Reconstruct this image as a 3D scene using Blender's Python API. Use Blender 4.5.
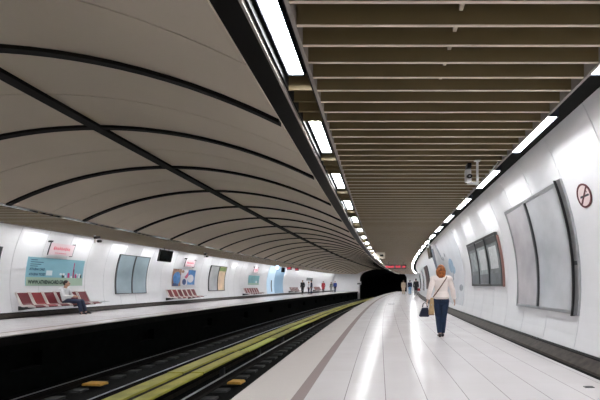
import bpy, bmesh, math, random
from mathutils import Vector, Matrix
random.seed(7)
SC = bpy.context.scene
for o in list(bpy.data.objects): bpy.data.objects.remove(o)
C = SC.collection

# ------------------------------------------------------------ camera, world, exposure
EYE = 1.15                      # eye height above the platform
F = 370.0                       # focal length in px at 600 wide
cd = bpy.data.cameras.new('camera'); cam = bpy.data.objects.new('camera', cd); C.objects.link(cam)
cd.sensor_width = 36.0; cd.lens = 36.0*F/600.0
cd.shift_x = (300-379)/600.0; cd.shift_y = (285-200)/600.0
cd.clip_start = 0.05; cd.clip_end = 300
cam.location = (0, 0, EYE); cam.rotation_euler = (math.pi/2, 0, 0)
SC.camera = cam
w = bpy.data.worlds.new('world'); SC.world = w; w.use_nodes = True
w.node_tree.nodes['Background'].inputs[0].default_value = (0.5, 0.55, 0.6, 1)
w.node_tree.nodes['Background'].inputs[1].default_value = 0.02
SC.view_settings.view_transform = 'Standard'; SC.view_settings.look = 'None'
SC.view_settings.gamma = 1; SC.view_settings.use_curve_mapping = False
SC.view_settings.exposure = 1.6
LAMP = 17.0                     # strength of every ceiling tube

# ------------------------------------------------------------ layout helpers
Z0, Z1 = -9.0, 66.0             # station length along the track
CX = -4.95                      # the station's plane of symmetry
SL = 0.2323                     # slat spacing
P = SL*9                        # lamp module
def off(z): return 0.00125*max(0.0, z-4.8)**2
def head(z): return -math.atan(0.0025*max(0.0, z-4.8))
def W(x, y, z): return Vector((x+off(z), z, y+EYE))     # section x, height over eye, distance
def wallx(y): return 3.0-y*y/8.6
def WP(side, z, y, lift=0.0):
    x = wallx(y)-lift
    return W(x if side > 0 else 2*CX-x, y, z)

# ------------------------------------------------------------ materials
def mat(name, col, rough=0.5, metal=0.0, var=0.0, scale=6.0, emit=None, es=0.0, bump=0.0, spec=0.5, coat=0.0):
    m = bpy.data.materials.new(name); m.use_nodes = True
    nt = m.node_tree; b = nt.nodes['Principled BSDF']
    b.inputs['Roughness'].default_value = rough; b.inputs['Metallic'].default_value = metal
    b.inputs['Specular IOR Level'].default_value = spec
    if coat: b.inputs['Coat Weight'].default_value = coat; b.inputs['Coat Roughness'].default_value = .12
    b.inputs['Base Color'].default_value = (*col, 1)
    if var or bump:
        tc = nt.nodes.new('ShaderNodeTexCoord'); n = nt.nodes.new('ShaderNodeTexNoise')
        n.inputs['Scale'].default_value = scale; n.inputs['Detail'].default_value = 5
        nt.links.new(tc.outputs['Object'], n.inputs['Vector'])
        if var:
            r = nt.nodes.new('ShaderNodeValToRGB')
            r.color_ramp.elements[0].position = .3; r.color_ramp.elements[1].position = .7
            r.color_ramp.elements[0].color = (*[c*(1-var) for c in col], 1)
            r.color_ramp.elements[1].color = (*[min(1, c*(1+var)) for c in col], 1)
            nt.links.new(n.outputs['Fac'], r.inputs['Fac']); nt.links.new(r.outputs['Color'], b.inputs['Base Color'])
        if bump:
            bp = nt.nodes.new('ShaderNodeBump'); bp.inputs['Strength'].default_value = bump; bp.inputs['Distance'].default_value = .01
            nt.links.new(n.outputs['Fac'], bp.inputs['Height']); nt.links.new(bp.outputs['Normal'], b.inputs['Normal'])
    if emit: b.inputs['Emission Color'].default_value = (*emit, 1); b.inputs['Emission Strength'].default_value = es
    return m
M = {}
M['panel'] = mat('white_enamel_panel', (.85, .85, .87), .32, 0, .02, 2.5)
M['joint'] = mat('dark_joint', (.16, .16, .17), .7)
M['vault'] = mat('vault_plaster', (.64, .555, .45), .75, 0, .05, .35)
M['seam'] = mat('vault_seam', (.15, .13, .11), .8)
M['black'] = mat('black_paint', (.005, .005, .005), .6, 0, .1, 8, spec=.15)
M['rib'] = mat('rib_channel', (.008, .006, .005), .7, spec=.15)
M['slat'] = mat('olive_brown_slat', (.225, .168, .080), .5, 0, .08, 2)
M['slatedge'] = mat('lit_slat_edge', (.78, .68, .55), .4)  # lit look of the slat undersides put into a paler colour
M['framealu'] = mat('frame_beige', (.36, .32, .29), .6, 0, spec=.2)
M['void'] = mat('void_paint', (.012, .012, .011), .8, spec=.1)
M['fascia'] = mat('fascia_gloss', (.004, .0035, .0035), .4, spec=.15)
M['skirt'] = mat('skirting_metal', (.040, .031, .026), .55, 0, .4, 9, spec=.15)
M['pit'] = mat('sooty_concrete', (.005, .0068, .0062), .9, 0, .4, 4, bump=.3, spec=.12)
M['lip'] = mat('platform_lip', (.011, .011, .011), .8, 0, .4, 5, spec=.2)
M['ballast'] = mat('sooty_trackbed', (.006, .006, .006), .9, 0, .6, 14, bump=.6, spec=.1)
M['sleeper'] = mat('grey_concrete', (.055, .057, .058), .8, 0, .35, 12, spec=.3)
M['rail'] = mat('rail_steel', (.40, .42, .46), .28, .9, .1, 12)
M['railside'] = mat('rail_rust', (.012, .010, .009), .7, .1, .2, 10, spec=.2)
M['yel'] = mat('cover_yellow', (.44, .41, .055), .5, 0, .2, 3.5)
M['yel2'] = mat('cover_faded', (.36, .345, .075), .6, 0, .28, 5)
M['lime'] = mat('cover_lime', (.52, .58, .045), .45, 0, .08, 4)
M['dirt'] = mat('tray_dirt', (.055, .047, .036), .8, 0, .35, 8)
M['orange'] = mat('marker_orange', (.75, .42, .08), .5, 0, .15, 10)
M['steel'] = mat('brushed_steel', (.45, .46, .47), .35, .8, .08, 10)
M['dsteel'] = mat('dark_steel', (.10, .105, .11), .35, .7)
M['wht'] = mat('white_plastic', (.75, .75, .74), .4)
M['blk'] = mat('black_plastic', (.012, .012, .013), .35)
M['screen'] = mat('dark_screen', (.01, .013, .012), .15)
M['beige'] = mat('beige_sign', (.88, .82, .68), .5)
M['seat'] = mat('red_seat', (.13, .006, .014), .42, .1, .08, 12)
M['seat2'] = mat('bright_red_seat', (.20, .008, .014), .42, .1, .08, 12)
M['cream'] = mat('cream_frame', (.62, .56, .54), .4)
M['ltube'] = mat('lamp_diffuser', (.9, .9, .9), .5, emit=(.97, .99, 1.0), es=LAMP)
M['lhouse'] = mat('lamp_housing', (.025, .03, .045), .5, .1, spec=.2)
def ad(name, col, var=.0, scale=3, rough=.3): return mat(name, col, rough, 0, var, scale, coat=.3)

def floor_mat():
    m = bpy.data.materials.new('platform_marble'); m.use_nodes = True
    nt = m.node_tree; L = nt.links.new; N = nt.nodes.new; b = nt.nodes['Principled BSDF']
    uv = N('ShaderNodeUVMap'); sx = N('ShaderNodeSeparateXYZ'); L(uv.outputs[0], sx.inputs[0])
    def math_(op, a, b_=None, c=None):
        n = N('ShaderNodeMath'); n.operation = op
        for i, v in enumerate((a, b_, c)):
            if v is None: continue
            if isinstance(v, (int, float)): n.inputs[i].default_value = v
            else: L(v, n.inputs[i])
        return n.outputs[0]
    def mix(f, a, c):
        n = N('ShaderNodeMix'); n.data_type = 'RGBA'
        L(f, n.inputs[0])
        for s, v in ((6, a), (7, c)):
            if isinstance(v, tuple): n.inputs[s].default_value = (*v, 1)
            else: L(v, n.inputs[s])
        return n.outputs[2]
    X, Z = sx.outputs[0], sx.outputs[1]      # X: distance inside from the edge
    t = .418
    u = math_('DIVIDE', math_('ADD', X, -1.14+t*10), t)
    fr = math_('FRACT', u)
    jl = math_('LESS_THAN', math_('ABSOLUTE', math_('SUBTRACT', fr, .5)), .490)   # 1 inside tile
    v = math_('DIVIDE', Z, .62)
    fv = math_('FRACT', v)
    jc = math_('LESS_THAN', math_('ABSOLUTE', math_('SUBTRACT', fv, .5)), .494)
    co = N('ShaderNodeCombineXYZ'); L(math_('FLOOR', u), co.inputs[0]); L(math_('FLOOR', v), co.inputs[1])
    wn = N('ShaderNodeTexWhiteNoise'); wn.noise_dimensions = '2D'; L(co.outputs[0], wn.inputs['Vector'])
    n1 = N('ShaderNodeTexNoise'); n1.inputs['Scale'].default_value = 1.6; n1.inputs['Detail'].default_value = 6; L(uv.outputs[0], n1.inputs['Vector'])
    n2 = N('ShaderNodeTexNoise'); n2.inputs['Scale'].default_value = 90; n2.inputs['Detail'].default_value = 2; L(uv.outputs[0], n2.inputs['Vector'])
    base = mix(n1.outputs['Fac'], (.59, .555, .56), (.66, .635, .65))
    f = math_('MULTIPLY', wn.outputs['Value'], .22)
    base = mix(f, base, (.55, .51, .50))
    base = mix(math_('MULTIPLY', n2.outputs['Fac'], .12), base, (.42, .38, .37))
    base = mix(math_('MULTIPLY', math_('SUBTRACT', 1, jc), .13), base, (.25, .23, .22))
    base = mix(math_('MULTIPLY', math_('SUBTRACT', 1, jl), .75), base, (.16, .14, .14))
    # edge border slabs and the brownish guide strip
    edge = math_('LESS_THAN', X, .605)
    eb = mix(n2.outputs['Fac'], (.66, .61, .59), (.56, .52, .50))
    base = mix(edge, base, eb)
    band = math_('MULTIPLY', math_('GREATER_THAN', X, .605), math_('LESS_THAN', X, .735))
    base = mix(band, base, (.33, .27, .265))
    L(base, b.inputs['Base Color'])
    rr = N('ShaderNodeMapRange'); L(n1.outputs['Fac'], rr.inputs[0]); rr.inputs[3].default_value = .14; rr.inputs[4].default_value = .26
    L(rr.outputs[0], b.inputs['Roughness']); b.inputs['Specular IOR Level'].default_value = .06
    return m
M['floor'] = floor_mat()

# ------------------------------------------------------------ object helpers
def link(name, me, parent=None, origin=None):
    o = bpy.data.objects.new(name, me); C.objects.link(o)
    if parent is not None: o.parent = parent
    return o
def mk(name, vs, fs, m, parent=None, smooth=False, idx=None, uvs=None):
    """a mesh object; vertices are in world space, or in the parent's own space when 'parent' is given"""
    me = bpy.data.meshes.new(name)
    me.from_pydata([tuple(v) for v in vs], [], fs); me.update()
    for mm in (m if isinstance(m, (list, tuple)) else [m]): me.materials.append(mm)
    if idx: me.polygons.foreach_set('material_index', idx)
    if uvs:
        lay = me.uv_layers.new(name='UVMap')
        for l in me.loops: lay.data[l.index].uv = uvs[l.vertex_index]
    bm = bmesh.new(); bm.from_mesh(me); bmesh.ops.recalc_face_normals(bm, faces=bm.faces); bm.to_mesh(me); bm.free()
    if smooth: me.polygons.foreach_set('use_smooth', [True]*len(me.polygons))
    return link(name, me, parent)
def tag(o, label, cat, group=None):
    o['label'] = label; o['category'] = cat
    if group: o['group'] = group
    return o
def struct(o, label=None):
    o['kind'] = 'structure'
    if label: o['label'] = label
    return o
def empty(name, loc, rz=0.0):
    o = bpy.data.objects.new(name, None); C.objects.link(o); o.location = loc; o.rotation_euler = (0, 0, rz)
    o.empty_display_size = .1
    return o
def copy_tree(o, parent=None):
    c = o.copy(); C.objects.link(c); c.parent = parent
    for ch in list(o.children): copy_tree(ch, c)
    return c
class MB:
    def __init__(s): s.v = []; s.f = []
    def box(s, x0, x1, y0, y1, z0, z1, mtx=None):
        n = len(s.v)
        for x in (x0, x1):
            for y in (y0, y1):
                for z in (z0, z1):
                    p = Vector((x, y, z)); s.v.append(mtx @ p if mtx else p)
        s.f += [tuple(n+i for i in q) for q in ((0,1,3,2),(4,6,7,5),(0,4,5,1),(2,3,7,6),(0,2,6,4),(1,5,7,3))]
        return s
    def tube(s, pts, rad, seg=10, caps=True, ry=None):
        pts = [Vector(p) for p in pts]; rad = rad if isinstance(rad, (list, tuple)) else [rad]*len(pts)
        n0 = len(s.v); up = None
        for i, p in enumerate(pts):
            d = (pts[min(i+1, len(pts)-1)]-pts[max(i-1, 0)]).normalized()
            if up is None: up = Vector((0, 1, 0)) if abs(d.y) < .8 else Vector((1, 0, 0))
            a = d.cross(up).normalized(); b = a.cross(d).normalized()
            r1 = rad[i]; r2 = ry[i] if ry else r1
            for k in range(seg):
                t = 2*math.pi*k/seg; s.v.append(p+a*math.cos(t)*r1+b*math.sin(t)*r2)
        for i in range(len(pts)-1):
            for k in range(seg):
                a0 = n0+i*seg+k; a1 = n0+i*seg+(k+1) % seg
                s.f.append((a0, a1, a1+seg, a0+seg))
        if caps:
            s.f.append(tuple(n0+k for k in range(seg))[::-1]); e = n0+(len(pts)-1)*seg
            s.f.append(tuple(e+k for k in range(seg)))
        return s
    def ball(s, c, r, seg=12, rings=8, mtx=None):
        r = r if isinstance(r, (tuple, list)) else (r, r, r); n0 = len(s.v); c = Vector(c)
        for i in range(rings+1):
            th = math.pi*i/rings
            for k in range(seg):
                ph = 2*math.pi*k/seg
                q = Vector((r[0]*math.sin(th)*math.cos(ph), r[1]*math.sin(th)*math.sin(ph), r[2]*math.cos(th)))
                if mtx: q = mtx @ q
                s.v.append(c+q)
        for i in range(rings):
            for k in range(seg):
                a0 = n0+i*seg+k; a1 = n0+i*seg+(k+1) % seg
                s.f.append((a0, a0+seg, a1+seg, a1))
        return s
    def prism(s, prof, x0, x1, axis='x', mtx=None):
        """extrude a closed 2-D outline"""
        n = len(s.v); k = len(prof)
        for x in (x0, x1):
            for a, b in prof:
                p = Vector((x, a, b)) if axis == 'x' else (Vector((a, x, b)) if axis == 'y' else Vector((a, b, x)))
                s.v.append(mtx @ p if mtx else p)
        for i in range(k): s.f.append((n+i, n+(i+1) % k, n+k+(i+1) % k, n+k+i))
        s.f.append(tuple(n+i for i in range(k))[::-1]); s.f.append(tuple(n+k+i for i in range(k)))
        return s
    def build(s, name, m, parent=None, smooth=False, bevel=0, weld=False):
        o = mk(name, s.v, s.f, m, parent, smooth)
        if weld or bevel:
            bm = bmesh.new(); bm.from_mesh(o.data); bmesh.ops.remove_doubles(bm, verts=bm.verts, dist=1e-5)
            bmesh.ops.dissolve_degenerate(bm, dist=1e-6, edges=bm.edges); bm.to_mesh(o.data); bm.free()
        if bevel:
            md = o.modifiers.new('b', 'BEVEL'); md.width = bevel; md.segments = 2; md.limit_method = 'ANGLE'
        return o

def sweep(name, prof, za, zb, m, step=1.0, smooth=False, uvf=None, parent=None):
    """closed section outline swept along the curved station axis"""
    n = max(1, int(math.ceil((zb-za)/step))); k = len(prof); vs = []; uv = []
    for i in range(n+1):
        z = za+(zb-za)*i/n
        for x, y in prof:
            vs.append(W(x, y, z)); uv.append(uvf(x, z) if uvf else (x, z))
    fs = []
    for i in range(n):
        for j in range(k):
            a = i*k+j; b = i*k+(j+1) % k
            fs.append((a, b, b+k, a+k))
    fs.append(tuple(range(k))[::-1]); fs.append(tuple(n*k+j for j in range(k)))
    return mk(name, vs, fs, m, parent, smooth, uvs=uv)
def mir(prof): return [(2*CX-x, y) for x, y in prof]

# ------------------------------------------------------------ platforms, track bed
EDGE = -1.49
for s in (1, -1):
    pr = [(EDGE, -1.15), (2.95, -1.15), (2.95, -1.37), (EDGE, -1.37)]
    if s < 0: pr = mir(pr)
    e = EDGE if s > 0 else 2*CX-EDGE
    struct(sweep('floor', pr, Z0, Z1, M['floor'], .75, uvf=lambda x, z, e=e: (abs(x-e), z)), 'polished pale marble platform floor')
    pr = [(EDGE+.02, -1.24), (EDGE-.03, -1.26), (EDGE-.03, -1.37), (EDGE+.02, -1.37)]
    pr = [(EDGE+.0, -1.172), (EDGE-.02, -1.18), (EDGE-.02, -1.371), (EDGE+.0, -1.371)]
    struct(sweep('trim_%d' % (1 if s > 0 else 2), pr if s > 0 else mir(pr), Z0, Z1, M['lip'], .75), 'dark platform edge lip')
# platform faces with niches
def platform_face(side):
    st = []; z = Z0
    niches = [8.5+4.5*k for k in range(-3, 13)]
    for a in niches:
        st += [(a-.001, 0), (a, 1), (a+.8, 1), (a+.801, 0)]
    st += [(Z0, 0), (Z1, 0)] + [(Z0+1.5*k, 0) for k in range(1, 50) if all(not (a-.1 < Z0+1.5*k < a+.9) for a in niches)]
    st = sorted([q for q in st if Z0 <= q[0] <= Z1])
    vs = []
    for z, d in st:
        for x, y, nn in ((0, -1.36, 0), (0, -1.62, 0), (0, -1.63, 1), (0, -2.0, 1), (0, -2.01, 0), (0, -2.6, 0), (.6, -2.6, 0), (.6, -1.36, 0)):
            xx = EDGE+.08+x+(.22 if (nn and d) else 0)
            vs.append(W(xx if side > 0 else 2*CX-xx, y, z))
    fs = []; k = 8
    for i in range(len(st)-1):
        for j in range(k):
            a = i*k+j; b = i*k+(j+1) % k; fs.append((a, b, b+k, a+k))
    fs.append(tuple(range(k))[::-1]); fs.append(tuple((len(st)-1)*k+j for j in range(k)))
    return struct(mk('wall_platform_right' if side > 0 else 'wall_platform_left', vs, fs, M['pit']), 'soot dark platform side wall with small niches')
platform_face(1); platform_face(-1)
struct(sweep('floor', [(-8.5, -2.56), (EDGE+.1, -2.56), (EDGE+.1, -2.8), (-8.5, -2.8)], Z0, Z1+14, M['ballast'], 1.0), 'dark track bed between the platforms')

# ------------------------------------------------------------ curved station walls with panel joints
def station_wall(side):
    ys = [-1.2+i*(3.55/16) for i in range(17)]
    st = []; z = 5.5-1.05*13
    zs = []
    while z < Z1: zs.append(z); z += 1.05
    st.append((Z0, 0))
    for z in zs:
        if z-.01 <= Z0 or z+.01 >= Z1: continue
        st += [(z-.0075, 0), (z-.006, 1), (z+.006, 1), (z+.0075, 0)]
    st.append((Z1, 0)); st.sort()
    vs = []; nk = len(ys)
    for z, g in st:
        for y in ys: vs.append(WP(side, z, y, -.010 if g else 0))
    base = len(vs)
    for z, g in st:
        for y in ys: vs.append(WP(side, z, y, -.12))
    fs = []; ix = []
    for i in range(len(st)-1):
        groove = st[i][1] and st[i+1][1]
        for j in range(nk-1):
            a = i*nk+j; fs.append((a, a+1, a+1+nk, a+nk)); ix.append(1 if groove else 0)
            a += base; fs.append((a, a+nk, a+1+nk, a+1)); ix.append(0)
        for j in (0, nk-1):
            a = i*nk+j; fs.append((a, a+nk, a+nk+base, a+base)); ix.append(0)
    for i in (0, len(st)-1):
        for j in range(nk-1):
            a = i*nk+j; fs.append((a, a+1, a+1+base, a+base)); ix.append(0)
    o = mk('wall_right' if side > 0 else 'wall_left', vs, fs, [M['panel'], M['joint']], idx=ix)
    return struct(o, 'curved white enamel wall of upright panels')
station_wall(1); station_wall(-1)
def wf(y): return wallx(y)
for s in (1, -1):
    nm = 'right' if s > 0 else 'left'
    f = (lambda p: p) if s > 0 else mir
    struct(sweep('baseboard_%s' % nm, f([(2.685, -1.125), (2.70, -1.10), (2.845, -.985), (2.93, -.985), (2.93, -1.15), (2.70, -1.15)]), Z0, Z1, M['skirt'], .75), 'sloping grey metal skirting along the wall foot')
    struct(sweep('trim_%d' % (3 if s > 0 else 4), f([(2.84, -.975), (2.875, -.955), (2.92, -.955), (2.92, -.985), (2.84, -.985)]), Z0, Z1, M['black'], .75), 'black line on top of the skirting')
    struct(sweep('trim_%d' % (5 if s > 0 else 6), f([(2.66, -1.15), (2.675, -1.122), (2.70, -1.122), (2.70, -1.15)]), Z0, Z1, M['black'], .75), 'black line at the foot of the skirting')

# ------------------------------------------------------------ vault
VR, VC = 8.6, 2.79
def vy(x): return VC-(VR-math.sqrt(VR*VR-(x-CX)**2))
def vault():
    xs = [-8.75+i*(7.6/24) for i in range(25)]
    st = [(Z0, 0), (Z1, 0)]; z = 6.5-2.2*6.5
    while z < Z1:
        if z-.01 > Z0: g = .008 if z < 12 else .005; st += [(z-g-.002, 0), (z-g, 1), (z+g, 1), (z+g+.002, 0), (z+1.0, 0)]
        z += 2.2
    st = sorted(q for q in st if q[0] <= Z1); nk = len(xs); vs = []
    for z, g in st:
        for x in xs: vs.append(W(x, vy(x)+(.010 if g else 0), z))
    base = len(vs)
    for z, g in st:
        for x in xs: vs.append(W(x, vy(x)+.12, z))
    fs = []; ix = []
    for i in range(len(st)-1):
        gr = st[i][1] and st[i+1][1]
        for j in range(nk-1):
            a = i*nk+j; fs.append((a, a+1, a+1+nk, a+nk)); ix.append(1 if gr else 0)
            a += base; fs.append((a, a+nk, a+1+nk, a+1)); ix.append(0)
        for j in (0, nk-1):
            a = i*nk+j; fs.append((a, a+nk, a+nk+base, a+base)); ix.append(0)
    for i in (0, len(st)-1):
        for j in range(nk-1):
            a = i*nk+j; fs.append((a, a+1, a+1+base, a+base)); ix.append(0)
    o = mk('ceiling', vs, fs, [M['vault'], M['seam']], idx=ix, smooth=False)
    return struct(o, 'shallow grey beige plaster vault over the tracks')
vault()
tn = 7
def rib(z):
    global tn
    xs = [-8.74+i*(7.59/28) for i in range(29)]; vs = []; fs = []
    for x in xs:
        for dz, dy in ((-.055, .01), (-.055, -.045), (.055, -.045), (.055, .01)): vs.append(W(x, vy(x)+dy, z+dz))
    for i in range(28):
        for j in range(4):
            a = i*4+j; b = i*4+(j+1) % 4; fs.append((a, b, b+4, a+4))
    fs += [(0, 1, 2, 3), (112, 113, 114, 115)]
    o = mk('trim_%d' % tn, vs, fs, M['rib']); tn += 1
    struct(o, 'black cross rib of the vault')
z = 6.5-2.2*7
while z < Z1-.2:
    rib(z); z += 2.2
struct(sweep('trim_%d' % tn, [(CX-.10, VC+.02), (CX-.10, VC-.055), (CX+.10, VC-.055), (CX+.10, VC+.02)], Z0, Z1, M['rib'], .75), 'black ridge beam along the vault crown'); tn += 1

# ------------------------------------------------------------ slatted canopies over both platforms
H = 1.95
for s in (1, -1):
    f = (lambda p: p) if s > 0 else mir
    sx = (lambda x: x) if s > 0 else (lambda x: 2*CX-x)
    struct(sweep('ceiling', f([(-1.15, 2.19), (2.60, 2.19), (2.60, 2.30), (-1.15, 2.30)]), Z0, Z1, M['void'], 1.5), 'dark soffit above the slats')
    vs = MB(); k = int(Z0/SL)+1
    while k*SL < Z1:
        z = k*SL; a, b = sorted((sx(-.625), sx(1.93)))
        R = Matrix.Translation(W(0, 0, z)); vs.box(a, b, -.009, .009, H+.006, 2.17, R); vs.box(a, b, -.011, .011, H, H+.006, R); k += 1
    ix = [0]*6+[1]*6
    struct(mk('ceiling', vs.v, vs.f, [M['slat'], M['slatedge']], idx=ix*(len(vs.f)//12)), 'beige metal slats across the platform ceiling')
    # light channel cross bars between the lamps
    vs = MB(); k = int(Z0/SL)+1
    ph0 = 5.64/SL
    while k*SL < Z1:
        z = k*SL; r = (z-5.64) % P
        if r < P-1.2+.06 or r > P-.02:
            a, b = sorted((sx(-.915), sx(-.645))); R = Matrix.Translation(W(0, 0, z))
            vs.box(a, b, -.009, .009, H+.005, 2.12, R)
        k += 1
    struct(vs.build('trim_%d' % tn, M['slat']), 'short slats between the ceiling lights'); tn += 1
    for x0, x1, y0, y1, m in ((-.650, -.620, H-.01, 2.185, 'framealu'), (1.925, 1.955, H-.01, 2.185, 'framealu'),
                              (-.925, -.905, H+.005, 2.185, 'black'), (-.664, -.651, H-.006, 2.18, 'black'), (-.955, -.932, H-.022, 2.185, 'framealu')):  # second black strip: dark liner added to cut lamp glare on the frame
        struct(sweep('trim_%d' % tn, f([(x0, y0), (x1, y0), (x1, y1), (x0, y1)]), Z0, Z1, M[m], .75), 'beige metal rail or added dark liner along the slatted ceiling edge'); tn += 1
    struct(sweep('trim_%d' % tn, f([(-.957, 1.945), (-.957, 2.10), (-1.05, 2.18), (-1.15, 2.18), (-1.185, 1.935), (-1.17, 1.925)]), Z0, Z1, M['fascia'], .75), 'glossy black fascia where the vault meets the ceiling'); tn += 1

# ------------------------------------------------------------ end walls and tunnel
def end_wall():
    arch = []; c = -3.9; hw = 4.2
    arch.append((c-hw, -2.8))
    for i in range(25):
        t = math.pi*(1-i/24); arch.append((c+hw*math.cos(t), .9+(2.05)*abs(math.sin(t))**.8))
    arch.append((c+hw, -2.8))
    def outer(p):
        x, y = p
        if y <= .9: return (-13.3 if x < c else 3.4, y)
        return (-13.3+(x-(c-hw))/(2*hw)*16.7, 3.3) if False else (c+(x-c)/hw*(9.4 if x < c else 7.3), .9+(y-.9)*1.15)
    out = [outer(p) for p in arch]
    vs = []
    for dz in (0, .3):
        for x, y in arch: vs.append(W(x, y, Z1)+Vector((0, dz, 0)))
        for x, y in out: vs.append(W(x, y, Z1)+Vector((0, dz, 0)))
    n = len(arch); fs = []
    for i in range(n-1):
        for b in (0, 2*n): fs.append((b+i, b+i+1, b+n+i+1, b+n+i))
        fs.append((i, i+1, 2*n+i+1, 2*n+i)); fs.append((n+i, n+i+1, 3*n+i+1, 3*n+i))
    struct(mk('wall_tunnel', vs, fs, M['panel']), 'white end wall around the tunnel mouth')
    # tunnel tube behind
    vs = []; k = n
    for i in range(9):
        z = Z1+.3+i*2.2
        for x, y in arch: vs.append(W(x+0, y, z)+Vector((0, 0, 0)))
    for i in range(9):
        z = Z1+.3+i*2.2
        for x, y in arch: vs.append(W(c+(x-c)*1.06, y+(.25 if y > 0 else 0), z))
    fs = []; B = 9*k
    for b in (0, B):
        for i in range(8):
            for j in range(k-1):
                a = b+i*k+j; fs.append((a, a+1, a+1+k, a+k))
    for j in range(k-1): fs.append((j, j+1, B+j+1, B+j)); fs.append((8*k+j, 8*k+j+1, B+8*k+j+1, B+8*k+j))
    fs.append(tuple(8*k+j for j in range(k)))
    struct(mk('wall_tunnel_bore', vs, fs, M['black']), 'black tunnel bore')
end_wall()
struct(MB().box(-13.4, 3.5, Z0-.2, Z0, -1.6, 4.2).build('wall_back', M['panel']), 'white wall closing the near end')

# ------------------------------------------------------------ rails, sleepers, conductor rails
rp = [(-.036, 0), (.036, 0), (.036, -.03), (.01, -.045), (.01, -.13), (.07, -.15), (.07, -.165), (-.07, -.165), (-.07, -.15), (-.01, -.13), (-.01, -.045), (-.036, -.03)]
RT = -2.33
def rail(x, label):
    r = empty('running_rail', W(x, RT-.165, 0))
    o = sweep('rail_web', [(x+a, RT-.006+b) for a, b in rp], Z0, Z1+10, M['railside'], 1.0)
    t = sweep('rail_head', [(x-.034, RT), (x+.034, RT), (x+.034, RT-.007), (x-.034, RT-.007)], Z0, Z1+10, M['rail'], 1.0)
    inv = Matrix.Translation(-r.location)
    for q in (o, t):
        q.data.transform(inv); q.parent = r
    tag(r, label, 'rail')
rail(-4.0, 'steel running rail of the near track, beside the yellow covers')
rail(-2.45, 'steel running rail hidden close under the near platform edge')
rail(-5.9, 'steel running rail of the far track, beside the yellow covers')
rail(-7.46, 'steel running rail of the far track, closest to the far platform')
def sleeper_proto():
    b = MB()
    pr = [(-.15, -.06), (.15, -.06), (.12, .055), (-.12, .055)]
    for s in (-1, 1):
        b.prism(pr, s*.78-.36, s*.78+.36, 'x')
    b.box(-.4, .4, -.03, .03, -.04, .0)
    return b
sm = sleeper_proto().build('track_sleeper', M['sleeper'])
first = True
for cx, nm, lab in ((-3.225, 'near', 'grey twin block sleeper under the near track'), (-6.68, 'far', 'grey twin block sleeper under the far track')):
    k = 0; z = -1.0
    while z < Z1:
        o = sm if first else sm.copy()
        if not first: C.objects.link(o)
        first = False
        o.location = W(cx, -2.565, z); o.rotation_euler = (0, 0, head(z))
        tag(o, lab, 'sleeper', 'sleepers under the %s track' % nm)
        z += .66; k += 1
def third_rail(xa, xb, lean, label):
    r = empty('conductor_rail', W((xa+xb)/2, -2.56, 0)); inv = Matrix.Translation(-r.location)
    z = -3.0; i = 0
    def add(q): q.data.transform(inv); q.parent = r
    add(sweep('steel_bar', [((xa+xb)/2-.04, -2.20), ((xa+xb)/2+.04, -2.20), ((xa+xb)/2+.03, -2.32), ((xa+xb)/2-.03, -2.32)], -3, Z1-1, M['railside'], 1.5))
    add(sweep('lower_board', [(xb+.0, -2.17) if lean > 0 else (xa, -2.17), (xb-.025, -2.17) if lean > 0 else (xa+.025, -2.17), (xb-.025, -2.34) if lean > 0 else (xa+.025, -2.34), (xb, -2.34) if lean > 0 else (xa, -2.34)], -3, Z1-1, M['dirt'], 1.5))
    while z < Z1-3:
        e = z+2.95
        m = M['lime'] if (lean < 0 and i in (5, 7)) else (M['yel'] if random.random() < .62 else M['yel2'])
        h = .012*math.sin(i*2.1)
        add(sweep('cover_board', [(xa, -2.135+h), (xb, -2.125+h), (xb+.01, -2.165+h), (xa-.01, -2.175+h)], z, e, m, 1.0))
        b = MB()
        b.box(-.06, .06, -.05, .05, 0, .24, Matrix.Translation(W((xa+xb)/2, -2.56, z+1.4)))
        add(b.build('bracket', M['dsteel']))
        z += 3.0; i += 1
    tag(r, label, 'third rail')
third_rail(-5.17, -4.78, 1, 'conductor rail under long yellow cover boards, beside the far track')
third_rail(-4.60, -4.28, -1, 'conductor rail under yellow and lime cover boards, beside the near track')
o = sweep('cable_tray', [(-4.75, -2.56), (-4.75, -2.25), (-4.66, -2.25), (-4.66, -2.56)], -3, Z1-1, M['dirt'], 1.0)
tag(o, 'dusty brown cable tray running between the two yellow covers', 'cable tray')
def marker(x, z, lx, lz, label):
    b = MB().prism([(-lx/2, 0), (lx/2, 0), (lx/2, .03), (lx/2-.03, .06), (-lx/2+.03, .06), (-lx/2, .03)], -lz/2, lz/2, 'y', Matrix.Rotation(-.1, 4, 'Z'))
    o = b.build('track_marker', M['orange']); o.location = W(x, -2.495, z)
    tag(o, label, 'track marker')
marker(-7.12, 9.25, .50, .24, 'flat orange marker block on a sleeper of the far track')
marker(-3.66, 9.42, .36, .26, 'flat orange marker block beside the rail of the near track')

struct(sweep('trim_%d' % tn, [(.60, 2.06), (.63, 2.06), (.63, 2.10), (.60, 2.10)], Z0, Z1, M['slatedge'], 1.5), 'thin rod running above the slats'); tn += 1
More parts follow.
